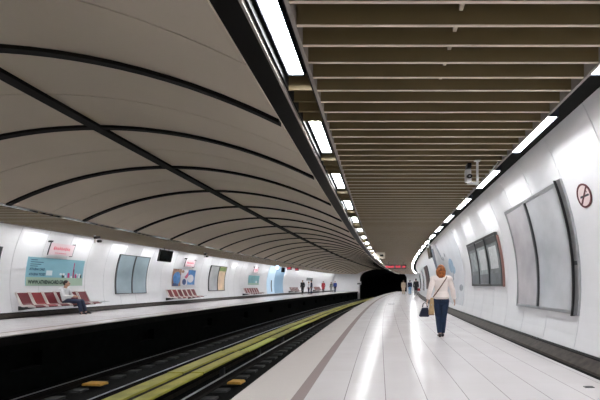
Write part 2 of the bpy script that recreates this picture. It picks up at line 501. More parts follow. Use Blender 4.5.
# ------------------------------------------------------------ ceiling lamps
def lamp_proto():
    r = empty('ceiling_light', (0, 0, 0))
    b = MB(); L = .60
    b.box(-.066, .066, -L, L, .004, .008)
    b.build('diffuser', M['ltube'], r)
    h = MB()
    h.box(-.082, .082, -L-.012, L+.012, .0085, .12); h.box(-.082, -.073, -L-.012, L+.012, -.006, .009); h.box(.073, .082, -L-.012, L+.012, -.006, .009)
    h.box(-.082, .082, -L-.012, -L-.001, -.006, .009); h.box(-.082, .082, L+.001, L+.012, -.006, .009)
    h.build('housing', M['lhouse'], r)
    return r
lp = lamp_proto(); used = False
ORD = ['first', 'second', 'third', 'fourth', 'fifth', 'sixth', 'seventh', 'eighth', 'ninth', 'tenth', 'eleventh', 'twelfth', 'thirteenth', 'fourteenth', 'fifteenth', 'sixteenth', 'seventeenth', 'eighteenth', 'nineteenth', 'twentieth']
rows = [(-.795, 'near track edge', 'in the row above the near platform edge', 3.55-.6),
        (2.07, 'right wall', 'in the row beside the right wall', 3.55-.6),
        (2*CX+.795, 'far track edge', 'in the row above the far platform edge', 3.55-.6),
        (2*CX-2.07, 'left wall', 'in the row beside the left wall', 3.55-.6)]
for x, nm, where, zc in rows:
    z = zc-P*5; vis = 0
    while z < Z1-.7:
        r = lp if not used else copy_tree(lp); used = True
        r.location = W(x, 2.02, z); r.rotation_euler = (0, 0, head(z))
        # count what the frame shows of this row
        px = 379+F*(x+off(z+.6))/max(.1, z+.6); py = 285-F*2.0/max(.1, z+.6)
        seen = z+.6 > .5 and 0 <= px <= 600 and py >= 0
        if seen and vis < 18:
            lab = 'white ceiling light, %s from the camera %s' % (ORD[vis], where); vis += 1
        elif seen: lab = 'tiny distant ceiling light at the far end %s' % where
        else: lab = 'ceiling light behind the camera %s' % where
        tag(r, lab, 'ceiling light', 'ceiling lights of the %s row' % nm)
        z += P

# ------------------------------------------------------------ things on the curved walls
def wslab(name, side, z0, z1, y0, y1, m, l0=.0, l1=.02, parent=None, n=None, skew=None):
    """a slab that follows the curved wall; l0/l1: distance of back and front from the wall"""
    ny = max(1, int((y1-y0)/.08)) if n is None else n; nz = max(1, int((z1-z0)/.6)); vs = []
    for l in (l0, l1):
        for i in range(nz+1):
            for j in range(ny+1):
                z = z0+(z1-z0)*i/nz; y = y0+(y1-y0)*j/ny
                vs.append(WP(side, z, y, l))
    K = (nz+1)*(ny+1); fs = []
    for b in (0, K):
        for i in range(nz):
            for j in range(ny):
                a = b+i*(ny+1)+j; fs.append((a, a+1, a+ny+2, a+ny+1))
    for i in range(nz):
        for j in (0, ny):
            a = i*(ny+1)+j; fs.append((a, a+ny+1, a+ny+1+K, a+K))
    for j in range(ny):
        for i in (0, nz):
            a = i*(ny+1)+j; fs.append((a, a+1, a+1+K, a+K))
    if parent is not None: vs = [v-parent.location for v in vs]
    return mk(name, vs, fs, m, parent)
def wshape(name, side, pts, m, l=.03, parent=None, t=.003):
    """a flat outline (list of (z, y)) applied to the wall as a thin layer; split into a fan"""
    c = (sum(p[0] for p in pts)/len(pts), sum(p[1] for p in pts)/len(pts))
    vs = [WP(side, *c, l+t)]+[WP(side, a, b, l+t) for a, b in pts]+[WP(side, a, b, l-.001) for a, b in pts]
    n = len(pts); fs = []
    for i in range(n):
        j = (i+1) % n; fs.append((0, 1+i, 1+j)); fs.append((1+i, 1+j, 1+n+j, 1+n+i))
    if parent is not None: vs = [v-parent.location for v in vs]
    return mk(name, vs, fs, m, parent)
def disc(cz, cy, rz, ry, n=24, a0=0, a1=2*math.pi): return [(cz+rz*math.cos(a0+(a1-a0)*i/n), cy+ry*math.sin(a0+(a1-a0)*i/n)) for i in range(n)]
def wtext(name, side, s, z, y, size, m, l, parent, width=None):
    cu = bpy.data.curves.new('t', 'FONT'); cu.body = s; cu.size = size; cu.resolution_u = 2; cu.offset = size*.05
    t = bpy.data.objects.new('t', cu); C.objects.link(t)
    bpy.context.view_layer.update(); dg = bpy.context.evaluated_depsgraph_get()
    me = bpy.data.meshes.new_from_object(t.evaluated_get(dg)); bpy.data.objects.remove(t)
    xs = [v.co.x for v in me.vertices]; wdt = max(xs)-min(xs); k = (width/wdt) if width else 1
    for v in me.vertices:
        dz = (v.co.x-min(xs))*k
        p = WP(side, z+(dz if side < 0 else -dz), y+v.co.y, l); v.co = p-parent.location
    me.materials.clear(); me.materials.append(m)
    return link(name, me, parent)
def wroot(name, side, z, y, l=0): return empty(name, WP(side, z, y, l))

M['glassgrey'] = ad('grey_print_glass', (.56, .57, .59), .16, 1.3, .16)
M['glassgrey2'] = ad('grey_print_glass_b', (.50, .47, .48), .16, 1.6, .16)
M['glassblue'] = ad('blue_grey_glass', (.36, .45, .50), .12, 1.2, .12)
def poster_case(side, z0, z1, y0, y1, panes, label, cat='poster case', fr='steel', fw=.05, extra=None, mul='dsteel', mats=None, cuts=None):
    r = wroot('poster_case', side, (z0+z1)/2, y0)
    wslab('frame', side, z0, z0+fw, y0, y1, M[fr], 0, .065, r); wslab('frame', side, z1-fw, z1, y0, y1, M[fr], 0, .065, r)
    wslab('frame', side, z0+fw, z1-fw, y1-fw, y1, M[fr], 0, .065, r, n=1); wslab('frame', side, z0+fw, z1-fw, y0, y0+fw, M[fr], 0, .065, r, n=1)
    zs = [z0+fw]+list(cuts or [z0+(z1-z0)*i/panes for i in range(1, panes)])+[z1-fw]
    for i in range(len(zs)-1):
        a, b = zs[i], zs[i+1]
        wslab('pane', side, a+(.02 if i else 0), b-(.02 if i < len(zs)-2 else 0), y0+fw, y1-fw, (mats or [M['glassgrey']])[i % len(mats or [1])], .0, .055, r)
        if i: wslab('mullion', side, a-.03, a+.03, y0+fw, y1-fw, M[mul], 0, .085, r)
    tag(r, label, cat)
    return r
# right wall: big two-pane case next to the camera
r = poster_case(1, 5.62, 7.9, -.44, 1.55, 2, 'large two-pane steel poster case with blank grey sheets, nearest on the right wall', cuts=[6.82], mats=[M['glassgrey'], M['glassgrey2']])
wslab('hinge_rail', 1, 5.49, 5.60, -.46, 1.58, M['steel'], 0, .035, r)
wslab('seal', 1, 5.602, 5.618, -.47, 1.58, M['blk'], 0, .07, r)
wslab('lock', 1, 5.52, 5.57, .30, .36, M['dsteel'], .035, .05, r)
# no-smoking sign
r = wroot('no_smoking_sign', 1, 5.08, 1.22)
M['signred'] = mat('sign_dull_red', (.13, .035, .04), .4); M['signpink'] = mat('sign_pale_pink', (.80, .66, .65), .4)
wshape('face', 1, disc(5.08, 1.225, .150, .150), M['signpink'], .006, r, .004)
vs = []; n = 32
for l in (.004, .016):
    for rr in (.138, .163):
        for i in range(n):
            a = 2*math.pi*i/n; vs.append(WP(1, 5.08+rr*math.cos(a), 1.225+rr*math.sin(a), l)-r.location)
fs = []
for i in range(n):
    j = (i+1) % n
    fs += [(i, j, n+j, n+i), (2*n+i, 2*n+j, 3*n+j, 3*n+i), (i, j, 2*n+j, 2*n+i), (n+i, n+j, 3*n+j, 3*n+i)]
mk('ring', vs, fs, M['signred'], r)
wshape('bar', 1, [(5.08-.11, 1.225+.09), (5.08-.09, 1.225+.11), (5.08+.11, 1.225-.09), (5.08+.09, 1.225-.11)], M['signred'], .011, r, .003)
wshape('cigarette', 1, [(4.97, 1.205), (5.17, 1.205), (5.17, 1.232), (4.97, 1.232)], M['dsteel'], .0105, r, .002)
wshape('smoke', 1, [(4.99, 1.25), (5.0, 1.25), (5.03, 1.30), (5.0, 1.31), (5.015, 1.295)], M['dsteel'], .0105, r, .002)
tag(r, 'round no smoking sign with dark red ring on the right wall', 'sign')
# triple notice case
M['pnlA'] = ad('notice_grey', (.17, .20, .20), .40, 6); M['pnlB'] = ad('notice_pale', (.34, .40, .40), .40, 5); M['foot'] = ad('notice_dark', (.13, .16, .17), .25, 5)
M['redgr'] = mat('red_brown_edge', (.30, .16, .14), .5); M['pnlW'] = ad('notice_white', (.66, .69, .69), .12, 9)
r = poster_case(1, 8.9, 11.95, -.03, 1.28, 3, 'triple grey notice case with maps and timetables, second case on the right wall', fr='dsteel', fw=.06, mats=[M['pnlA'], M['pnlB'], M['pnlA']])
wslab('side_panel', 1, 8.845, 8.89, -.04, 1.20, M['redgr'], 0, .05, r)
for i in range(3):
    a = 8.98+i*1.0; wslab('header', 1, a, a+.92, 1.06, 1.2, M['dsteel'], .055, .062, r, n=1); wslab('footer', 1, a, a+.92, .04, .30, M['foot'], .055, .062, r, n=3)
    wslab('sheet', 1, a+.12, a+.74, .42, .98, M['pnlW'] if i != 2 else M['pnlB'], .055, .06, r, n=4)
# wall mural beyond the notice case
M['mur'] = ad('mural_ground', (.74, .76, .80), .08, 1.1, .35); M['mublue'] = ad('mural_blue', (.28, .45, .62), .2, 4, .4)
M['mudark'] = ad('mural_dark', (.10, .14, .20), .4, 5, .4); M['mugrey'] = ad('mural_grey', (.33, .37, .42), .2, 4, .4); M['muwh'] = ad('mural_white', (.75, .77, .8), .05, 4, .4)
r = wroot('wall_mural', 1, 17.2, -.7)
wslab('print_sheet', 1, 13.4, 21.0, -.75, 2.05, M['mur'], 0, .012, r)
wshape('blue_patch', 1, disc(15.7, .82, .55, .30), M['mublue'], .013, r); wshape('blue_patch', 1, disc(15.2, .62, .3, .16), M['mublue'], .013, r)
wshape('dark_patch', 1, [(19.3, 1.9), (20.8, 1.95), (20.8, .9), (20.1, .8), (19.9, 1.4)], M['mudark'], .013, r)
wshape('dark_patch', 1, [(17.9, 1.95), (18.4, 1.95), (17.8, 1.2), (17.5, 1.15)], M['mugrey'], .013, r)
wshape('white_patch', 1, [(18.6, 1.9), (19.2, 1.9), (19.8, .8), (18.9, .7)], M['muwh'], .013, r)
for q in range(9):
    zz = 13.9+q*.75; wshape('grey_patch', 1, disc(zz, -.1-.28*(q % 3), .34, .13+.03*(q % 2), 9), M['mugrey'] if q % 3 == 0 else M['muwh'], .013, r)
for q in range(5):
    zz = 16.4+q*.3; wshape('line_drawing', 1, disc(zz, 1.25+.1*math.sin(q*2), .16, .10, 8), M['mugrey'] if q % 2 else M['muwh'], .014+.001*q, r)
wshape('dark_figure', 1, [(15.35, .55), (15.45, .62), (15.5, .2), (15.38, .2)], M['mugrey'], .018, r)
tag(r, 'pale blue grey printed mural with a blue blob on the right wall', 'mural')
M['maroon'] = ad('maroon_print', (.12, .05, .06), .3, 4)
poster_case(1, 25.6, 28.2, -.3, 1.35, 1, 'dark maroon poster case, third case along the right wall', fr='dsteel', mats=[M['maroon']])
poster_case(1, 31.0, 33.2, -.5, 1.3, 1, 'narrow grey poster case far along the right wall beyond the maroon one', fr='steel', mats=[M['glassgrey']])
poster_case(1, 40.0, 42.4, -.4, 1.3, 1, 'last small dark poster case at the far bend of the right wall', fr='dsteel', mats=[M['glassblue']])

# left wall
poster_case(-1, 10.0, 12.38, -.05, 1.28, 1, 'dark poster case cut by the left picture edge', fr='dsteel', mats=[M['foot']])
M['adblue'] = ad('ad_sky_blue', (.27, .52, .62), .05, 2); M['adgreen'] = ad('ad_sage', (.42, .56, .44), .04, 2); M['adnavy'] = ad('ad_navy', (.02, .09, .17))
M['adwh'] = ad('ad_white', (.75, .82, .85)); M['adpink'] = ad('ad_magenta', (.55, .05, .20)); M['adblk'] = ad('ad_black', (.02, .05, .04))
r = wroot('advert_poster', -1, 14.6, -.03)
wslab('sheet', -1, 13.38, 15.87, -.03, 1.03, M['adblue'], 0, .018, r)
wslab('green_band', -1, 13.39, 15.86, -.025, .29, M['adgreen'], .018, .021, r, n=4)
wtext('lettering', -1, 'WWW.ATHENACARD.GR', 13.46, .05, .19, M['adblk'], .026, r, 1.48)
wtext('lettering', -1, 'ATH.ENA CARD', 13.48, .55, .12, M['adnavy'], .026, r, .62)
wtext('lettering', -1, 'ATH.ENA TICKET', 13.48, .36, .12, M['adnavy'], .026, r, .66)
for q, (yy, ww) in enumerate(((.92, .25), (.84, .5), (.76, .42), (.69, .3))): wslab('text_line', -1, 13.5, 13.5+ww, yy, yy+.025, M['adnavy'], .018, .022, r, n=1)
wslab('white_box', -1, 14.17, 14.42, .37, .56, M['adwh'], .018, .023, r, n=2)
for q, (zz, hh, ww, mm) in enumerate(((14.86, .14, .10, 'adblk'), (15.0, .10, .06, 'adwh'), (15.12, .20, .09, 'adpink'), (15.26, .08, .08, 'adwh'), (15.36, .62, .035, 'adpink'), (15.37, .36, .05, 'adblk'), (15.47, .16, .08, 'adpink'), (15.62, .1, .1, 'adwh'), (15.74, .15, .05, 'adblk'))):
    wslab('skyline_shape', -1, zz, zz+ww, .29, .29+hh, M[mm], .018, .022+.0005*q, r, n=2)
for zz in (14.8, 14.93, 15.55, 15.7): wshape('skyline_wheel', -1, disc(zz, .43, .06, .05, 14), M['adwh'], .022, r)
tag(r, 'blue and green travel card advert with city skyline above the first red bench', 'advert')
M['pinksign'] = mat('pink_sign', (.88, .72, .76), .35); M['redtext'] = mat('red_lettering', (.85, .20, .27), .4)
def name_sign(z0, z1, label):
    r = wroot('station_sign', -1, (z0+z1)/2, 1.2)
    wslab('board', -1, z0, z1, 1.16, 1.60, M['pinksign'], .10, .12, r, n=4)
    L = z1-z0
    for k in range(9):
        a = z0+L*(.14+.078*k); wshape('red_mark', -1, [(a, 1.38), (a+L*.03, 1.50-.02*(k % 3)), (a+L*.065, 1.44), (a+L*.06, 1.34+.03*(k % 2)), (a+L*.02, 1.36)], M['redtext'], .121, r)
    for k in range(6):
        a = z0+L*(.25+.08*k); wshape('small_mark', -1, [(a, 1.22), (a, 1.25), (a+L*.05, 1.26), (a+L*.05, 1.22)], M['redtext'], .121, r)
    for a in (z0-.02, z1):
        wslab('bracket', -1, a, a+.012, 1.14, 1.64, M['dsteel'], -.005, .125, r, n=3) if a > z0 else wslab('bracket', -1, a, a+.012, 1.14, 1.64, M['dsteel'], .09, .125, r, n=3)
    wslab('bracket_cap', -1, z0-.04, z0+.02, 1.62, 1.68, M['blk'], -.005, .14, r, n=1)
    tag(r, label, 'sign')
name_sign(14.0, 15.05, 'pink sign with red lettering above the blue travel card advert')
name_sign(23.2, 24.3, 'pink sign with red lettering above the colourful poster')
name_sign(34.0, 35.0, 'small faint pink sign above the teal poster')
poster_case(-1, 17.75, 19.95, -.44, 1.48, 2, 'two-pane blue grey glass case on the left wall beside the first bench', fr='dsteel', mats=[M['glassblue'], M['glassblue']], fw=.035)
M['warm'] = ad('warm_print', (.80, .60, .42), .2, 2); M['ggreen'] = ad('green_print', (.25, .36, .12), .2, 3)
r = poster_case(-1, 26.6, 29.0, -.44, 1.42, 2, 'two-pane case with warm orange right sheet on the left wall', fr='dsteel', mats=[M['glassgrey'], M['warm']], fw=.05, cuts=[27.85])
wslab('green_header', -1, 27.95, 28.9, 1.05, 1.35, M['ggreen'], .055, .062, r, n=2)
# colourful poster
M['cblue'] = ad('poster_blue', (.10, .28, .62), .25, 5); M['cnavy'] = ad('poster_navy', (.05, .09, .25), .3, 5); M['cwhite'] = ad('poster_white', (.72, .72, .76), .08, 5); M['cbrown'] = ad('poster_brown', (.35, .20, .14), .4, 7); M['cred'] = ad('poster_rose', (.62, .12, .22), .2, 5)
r = wroot('advert_poster', -1, 23.5, -.08)
wslab('sheet', -1, 22.3, 24.85, -.08, 1.0, M['cwhite'], 0, .018, r)
wslab('blue_field', -1, 22.31, 23.2, -.07, .99, M['cbrown'], .018, .021, r); wshape('blue_disc', -1, disc(22.78, .42, .38, .40), M['cblue'], .022, r)
wshape('dark_shape', -1, [(22.35, -.06), (23.0, -.06), (22.9, .08), (22.4, .12)], M['cnavy'], .026, r)
wslab('navy_field', -1, 23.95, 24.8, .02, .97, M['cblue'], .018, .021, r); wshape('white_disc', -1, disc(24.3, .42, .36, .26), M['cwhite'], .022, r)
wshape('rose_shape', -1, [(23.6, .5), (23.95, .85), (24.0, .55), (23.8, .4)], M['cred'], .024, r)
wshape('brown_shape', -1, disc(23.6, .2, .22, .2, 9), M['cnavy'], .023, r); wshape('brown_shape', -1, disc(23.35, .85, .16, .1, 7), M['cbrown'], .023, r)
tag(r, 'colourful poster with blue disc and white disc above the second red bench', 'advert')
M['teal'] = ad('teal_print', (.22, .46, .50), .18, 2)
r = wroot('advert_poster', -1, 34.5, 0)
wslab('sheet', -1, 33.5, 35.9, .02, .88, M['teal'], 0, .018, r); wshape('white_spot', -1, disc(35.3, .28, .22, .12), M['adwh'], .02, r)
wslab('pale_band', -1, 33.52, 35.88, .03, .18, M['adgreen'], .018, .021, r, n=2)
tag(r, 'teal poster with a white spot above the third bench', 'advert')
# glowing panels put in for the bluish light of an exit opening
M['paleblue'] = mat('glow_pale_blue', (.62, .76, .86), .4, emit=(.45, .68, .95), es=.10)
M['midblue'] = mat('glow_mid_blue', (.30, .45, .60), .4, emit=(.22, .42, .62), es=.06)
r = wroot('glow_panel', -1, 39.5, -.9)
wslab('pale_panel', -1, 37.9, 39.9, -.90, 1.95, M['paleblue'], 0, .03, r); wslab('blue_panel', -1, 39.95, 42.6, -.90, 1.95, M['midblue'], 0, .03, r)
wslab('dark_strip', -1, 39.0, 39.25, -.7, .5, M['dsteel'], .03, .04, r)
tag(r, 'pale blue glowing panels added for a lit opening beyond the third bench', 'light panel')
r = wroot('wall_map', -1, 53, .7)
wslab('sheet', -1, 51.5, 54.3, .62, 1.02, M['foot'], 0, .03, r)
tag(r, 'small dark sign board on the far left wall above the standing people', 'sign')

# ------------------------------------------------------------ hanging things
def tv(side_x, z0, z1, y0, y1, tilt, face, label):
    zc = (z0+z1)/2; r = empty('television_monitor', W(side_x, y1, zc), head(zc))
    h = y1-y0; L = z1-z0
    R = Matrix.Rotation(tilt, 4, 'Y')
    MB().box(-.04, .04, -L/2, L/2, -h, 0, R).build('case', M['blk'], r, bevel=.008)
    MB().box(.04*face, .044*face, -L/2+.035, L/2-.035, -h+.035, -.035, R).build('screen', M['screen'], r)
    b = MB().tube([(-.0, -.2, -.02), (-.0, -.2, H-y1+.10)], .018).tube([(-.0, .2, -.02), (-.0, .2, H-y1+.10)], .018)
    b.build('hanger', M['dsteel'], r)
    tag(r, label, 'monitor')
    return r
tv(-11.55, 19.1, 20.2, 1.22, 1.85, .22, 1, 'black monitor tilted down under the left ceiling beside the blue grey glass case')
tv(2.17, 17.1, 18.2, 1.27, 1.85, -.15, -1, 'black monitor seen edge on under the right ceiling lights')
tv(-11.2, 37.6, 38.4, 1.30, 1.80, .1, 1, 'small black monitor under the far left ceiling before the red displays')
def cctv(x, z, label, big=False, yaw=0.0):
    r = empty('security_camera', W(x, H, z), head(z)+yaw)
    b = MB(); k = 1.0
    b.box(-.018, .018, -.018, .018, -.30, 0); b.box(-.03, .03, -.03, .03, -.012, 0)
    b.build('bracket', M['wht'], r)
    MB().box(.0, .13, -.10, .10, -.13, -.04, Matrix.Rotation(.25, 4, 'X')).build('camera_body', M['blk'], r, bevel=.01)
    MB().tube([(.14, -.02, -.24), (.14, .12, -.22)], .05, 12).build('lens_barrel', M['blk'], r)
    tag(r, label, 'security camera')
cctv(-11.25, 14.5, 'small camera on white bracket under the left ceiling near the first bench')
cctv(-10.85, 22.2, 'small black camera under the left ceiling above the second bench')
# big bracketed camera above the right platform
zc = 5.8; r = empty('security_camera', W(1.54, H, zc)); r.scale = (.95, .95, .74)
b = MB()
b.box(-.018, .018, -.014, .014, -.50, 0); b.box(-.17, .018, -.014, .014, -.50, -.462); b.box(-.05, .05, -.04, .04, -.012, 0)
b.build('bracket', M['wht'], r, bevel=.003)
b = MB().box(-.185, -.115, -.10, .06, -.19, -.08); b.build('camera_hood', M['blk'], r, bevel=.015)
MB().box(-.205, -.11, -.06, .04, -.465, -.20, Matrix.Rotation(0, 4, 'X')).build('camera_body', M['wht'], r, bevel=.02)
MB().tube([(-.155, -.06, -.36), (-.155, -.12, -.375)], [.042, .045], 16).build('lens_barrel', M['blk'], r)
MB().tube([(-.155, -.121, -.375), (-.155, -.124, -.375)], [.018, .018], 12).build('lens', M['steel'], r)
MB().tube([(-.13, 0, -.20), (-.12, .0, -.30), (-.10, 0, -.44), (-.03, .02, -.50), (.05, .05, -.50), (.16, .06, -.36), (.27, .06, -.16), (.36, .06, -.01)], .008, 8).build('cable', M['wht'], r, smooth=True)
tag(r, 'black and white surveillance camera on a white hanging bracket with looping cable', 'security camera')
# hanging direction sign
zc = 22.0; r = empty('direction_sign', W(-.33, 1.565, zc), head(zc))
MB().box(-.32, .32, -.05, .05, 0, .385).build('board', M['beige'], r, bevel=.006)
MB().ball((.16, -.052, .19), (.065, .006, .065)).build('arrow_disc', M['blk'], r)
MB().prism([(.02, .15), (.02, .23), (.10, .25), (.10, .13)], -.056, -.05, 'y').build('arrow_head', M['blk'], r)
MB().prism([(-.22, .20), (-.04, .20), (-.04, .225), (-.22, .225)], -.054, -.05, 'y').prism([(-.22, .14), (-.10, .14), (-.10, .16), (-.22, .16)], -.054, -.05, 'y').build('small_lines', M['steel'], r)
tag(r, 'beige hanging sign box with black arrow above the near platform', 'sign')
# red message displays
M['ledred'] = mat('led_red', (.3, .01, .02), .5, emit=(1, .12, .16), es=.3)
def led_sign(x, z, y, wdt, hgt, label, n=12, gap=True, face=-1):
    r = empty('message_display', W(x, y, z), head(z))
    MB().box(-wdt/2, wdt/2, -.06, .06, 0, hgt).build('case', M['dsteel'], r, bevel=.006)
    b = MB(); random.seed(int(z*10))
    for k in range(n):
        a = -wdt/2+.04+(wdt-.08)*k/n; q = (wdt-.08)/n
        if gap and k in (5, 9): continue
        b.box(a, a+q*.72, -.066, -.06, hgt*.25, hgt*(.62+.2*random.random()))
    b.build('red_characters', M['ledred'], r)
    b = MB()
    for s in (-1, 1): b.tube([(s*wdt*.35, 0, hgt-.01), (s*wdt*.35, 0, H-y+.1)], .015, 8)
    b.build('hanger', M['dsteel'], r)
    tag(r, label, 'message display')
led_sign(.55, 31.0, 1.36, 1.75, .34, 'red message display hanging over the far end of the near platform')
led_sign(-11.1, 39.6, 1.62, .50, .38, 'left of the two small red displays over the far left platform', 3, False)
led_sign(-11.05, 42.0, 1.62, .42, .34, 'right of the two small red displays over the far left platform', 3, False)
M['bluel'] = mat('blue_lit_face', (.3, .5, .8), .4, emit=(.4, .65, 1), es=1.6)
r = empty('round_sign', W(-11.45, 1.55, 37.0), head(37))
MB().tube([(0, -.03, .2), (0, .03, .2)], .2, 24).build('case', M['wht'], r); MB().tube([(0, -.036, .2), (0, -.031, .2)], .185, 24).build('lit_face', M['bluel'], r)
MB().tube([(0, 0, .38), (0, 0, .5)], .015, 8).build('hanger', M['dsteel'], r)
tag(r, 'round blue lit sign under the far left ceiling', 'sign')
r = empty('mirror_box', W(-8.0, .05, 64.9), head(65))
MB().box(-.35, .35, -.08, .08, 0, .55).build('case', M['wht'], r, bevel=.02); MB().box(-.30, .30, -.09, -.08, .06, .28).build('dark_face', M['dsteel'], r)
MB().tube([(0, 0, .0), (0, 0, -1.2)], .03, 8).build('post', M['dsteel'], r)
tag(r, 'small white monitor box at the far end beside the tunnel mouth', 'monitor')

# floor hatches
def hatch(x, z, wx, wz, label):
    o = MB().box(-wx/2, wx/2, -wz/2, wz/2, -.004, .004).box(-wx/2+.01, wx/2-.01, -wz*.12, wz*.12, .003, .009).build('floor_hatch', M['dsteel'])
    o.location = W(x, -1.15, z)+Vector((0, 0, .004)); o.rotation_euler = (0, 0, head(z)); tag(o, label, 'floor hatch')
hatch(.36, 22.4, .42, .40, 'small dark metal hatch set in the middle of the near platform floor')
hatch(2.36, 4.16, .10, .05, 'tiny dark floor plate at the right wall foot in the lower right corner')

# ------------------------------------------------------------ benches
def bench_proto(n=6):
    r = empty('seat_bench', (0, 0, 0))       # local: +x towards the track, y along the wall, origin mid on the floor
    L = n*.5
    b = MB().box(-.04, .04, -L/2, L/2, .335, .395)
    b.build('beam', M['blk'], r, bevel=.005)
    for y in (-L/2+.35, L/2-.35):
        q = MB().prism([(.05, .34), (.05, .395), (-.60, .40), (-.60, .25), (-.56, .25)], y-.03, y+.03, 'y')
        q.build('wall_bracket', M['blk'], r, bevel=.004)
    for k in range(n):
        y = -L/2+.25+k*.5
        s = MB().prism([(.27, .405), (.29, .375), (.20, .385), (-.16, .40), (-.22, .46), (-.40, .87), (-.375, .88), (-.20, .50), (-.14, .44), (.16, .45)], y-.20, y+.20, 'y')
        so = s.build('seat', M['seat2'] if k in (1,) else M['seat'], r, bevel=.008)
        for sd in (-1, 1):
            e = MB().prism([(.29, .42), (.31, .365), (.20, .37), (-.17, .39), (-.24, .45), (-.43, .875), (-.375, .905), (-.18, .51), (-.13, .455), (.16, .465)], y+sd*.212-.011, y+sd*.212+.011, 'y')
            e.build('side_rim', M['cream'], so)
        MB().box(-.08, .08, y-.10, y+.10, .385, .41).build('seat_mount', M['blk'], so)
    t = MB().prism([(L/2, .37), (L/2+.30, .37), (L/2+.30, .385), (L/2, .41)], -.05, .05, 'x').build('end_arm', M['blk'], r)
    MB().prism([(L/2+.12, .40), (L/2+.62, .43), (L/2+.62, .445), (L/2+.12, .42)], -.14, .16, 'x').build('end_tray', M['steel'], r)
    MB().prism([(L/2+.2, .37), (L/2+.34, .37), (L/2+.30, .42), (L/2+.2, .42)], -.05, .05, 'x').build('tray_mount', M['blk'], r)
    return r
bp = bench_proto()
benches = [(14.2, 'red six-seat bench under the blue travel card advert, with a man sitting on it'),
           (22.75, 'red six-seat bench under the colourful poster'),
           (33.3, 'dark red bench under the teal poster'),
           (45.5, 'small distant red bench on the left platform beside the group of people in dark clothes'),
           (55.5, 'farthest small red bench on the left platform')]
for i, (z, lab) in enumerate(benches):
    r = bp if i == 0 else copy_tree(bp)
    r.location = W(-12.20, -1.15, z); r.rotation_euler = (0, 0, head(z)); tag(r, lab, 'bench', 'red seat benches along the left wall')

# ------------------------------------------------------------ people
def remeshed(mb, name, m, parent, vox, smooth=4):
    me = bpy.data.meshes.new('tmp'); me.from_pydata([tuple(v) for v in mb.v], [], mb.f); me.update()
    bm = bmesh.new(); bm.from_mesh(me); bmesh.ops.remove_doubles(bm, verts=bm.verts, dist=1e-6); bmesh.ops.dissolve_degenerate(bm, dist=1e-6, edges=bm.edges)
    bmesh.ops.recalc_face_normals(bm, faces=bm.faces); bm.to_mesh(me); bm.free()
    t = bpy.data.objects.new('tmp', me); C.objects.link(t)
    a = t.modifiers.new('r', 'REMESH'); a.mode = 'VOXEL'; a.voxel_size = vox
    if smooth: s = t.modifiers.new('s', 'SMOOTH'); s.iterations = smooth; s.factor = .5
    bpy.context.view_layer.update(); dg = bpy.context.evaluated_depsgraph_get()
    out = bpy.data.meshes.new_from_object(t.evaluated_get(dg)); bpy.data.objects.remove(t)
    out.name = name; out.materials.clear(); out.materials.append(m)
    out.polygons.foreach_set('use_smooth', [True]*len(out.polygons))
    return link(name, out, parent)
SKIN = mat('skin_tone', (.50, .29, .21), .5); SKIN2 = mat('skin_tone_pale', (.60, .38, .29), .5)
def V(*a): return Vector(a)
def limb(b, pts, rs, seg=12):
    b.tube(pts, rs, seg)
    for p, r in zip(pts, rs): b.ball(p, r*.98, 10, 6)
def hand(b, wr, d, side, h, curl=.5, palm=None):
    """palm and five separate curled fingers; d: unit direction of the forearm"""
    d = d.normalized(); fwd = V(0, 1, 0) if abs(d.y) < .8 else V(0, 0, 1)
    ac = (fwd-d*fwd.dot(d)).normalized()            # thumb side
    nrm = d.cross(ac).normalized()*side             # outward back of the hand
    s = h/1.7
    pc = wr+d*.045*s
    R = Matrix((ac, nrm, d)).transposed().to_4x4()
    b.ball(pc, (.040*s, .016*s, .055*s), 12, 8, R)
    for k, (o_, L) in enumerate(((.028, .072), (.0095, .080), (-.0095, .075), (-.028, .060))):
        p0 = pc+ac*o_*s+d*.030*s; q = -nrm*side*side
        inn = nrm*-1
        a1 = curl*.6; a2 = curl*1.4
        p1 = p0+(d*math.cos(a1*.5)+inn*math.sin(a1*.5))*L*.5*s
        p2 = p1+(d*math.cos(a1+.2)+inn*math.sin(a1+.2))*L*.3*s
        p3 = p2+(d*math.cos(a2)+inn*math.sin(a2))*L*.25*s
        b.tube([p0, p1, p2, p3], [.0092*s, .0088*s, .008*s, .0068*s], 8); b.ball(p3, .0068*s, 8, 5)
    t0 = pc+ac*.030*s-d*.02*s; t1 = t0+(ac*.7+d*.7).normalized()*.034*s-nrm*.006*s; t2 = t1+(ac*.15+d).normalized()*.026*s-nrm*.008*s
    b.tube([t0, t1, t2], [.012*s, .010*s, .008*s], 8); b.ball(t2, .008*s, 8, 5)
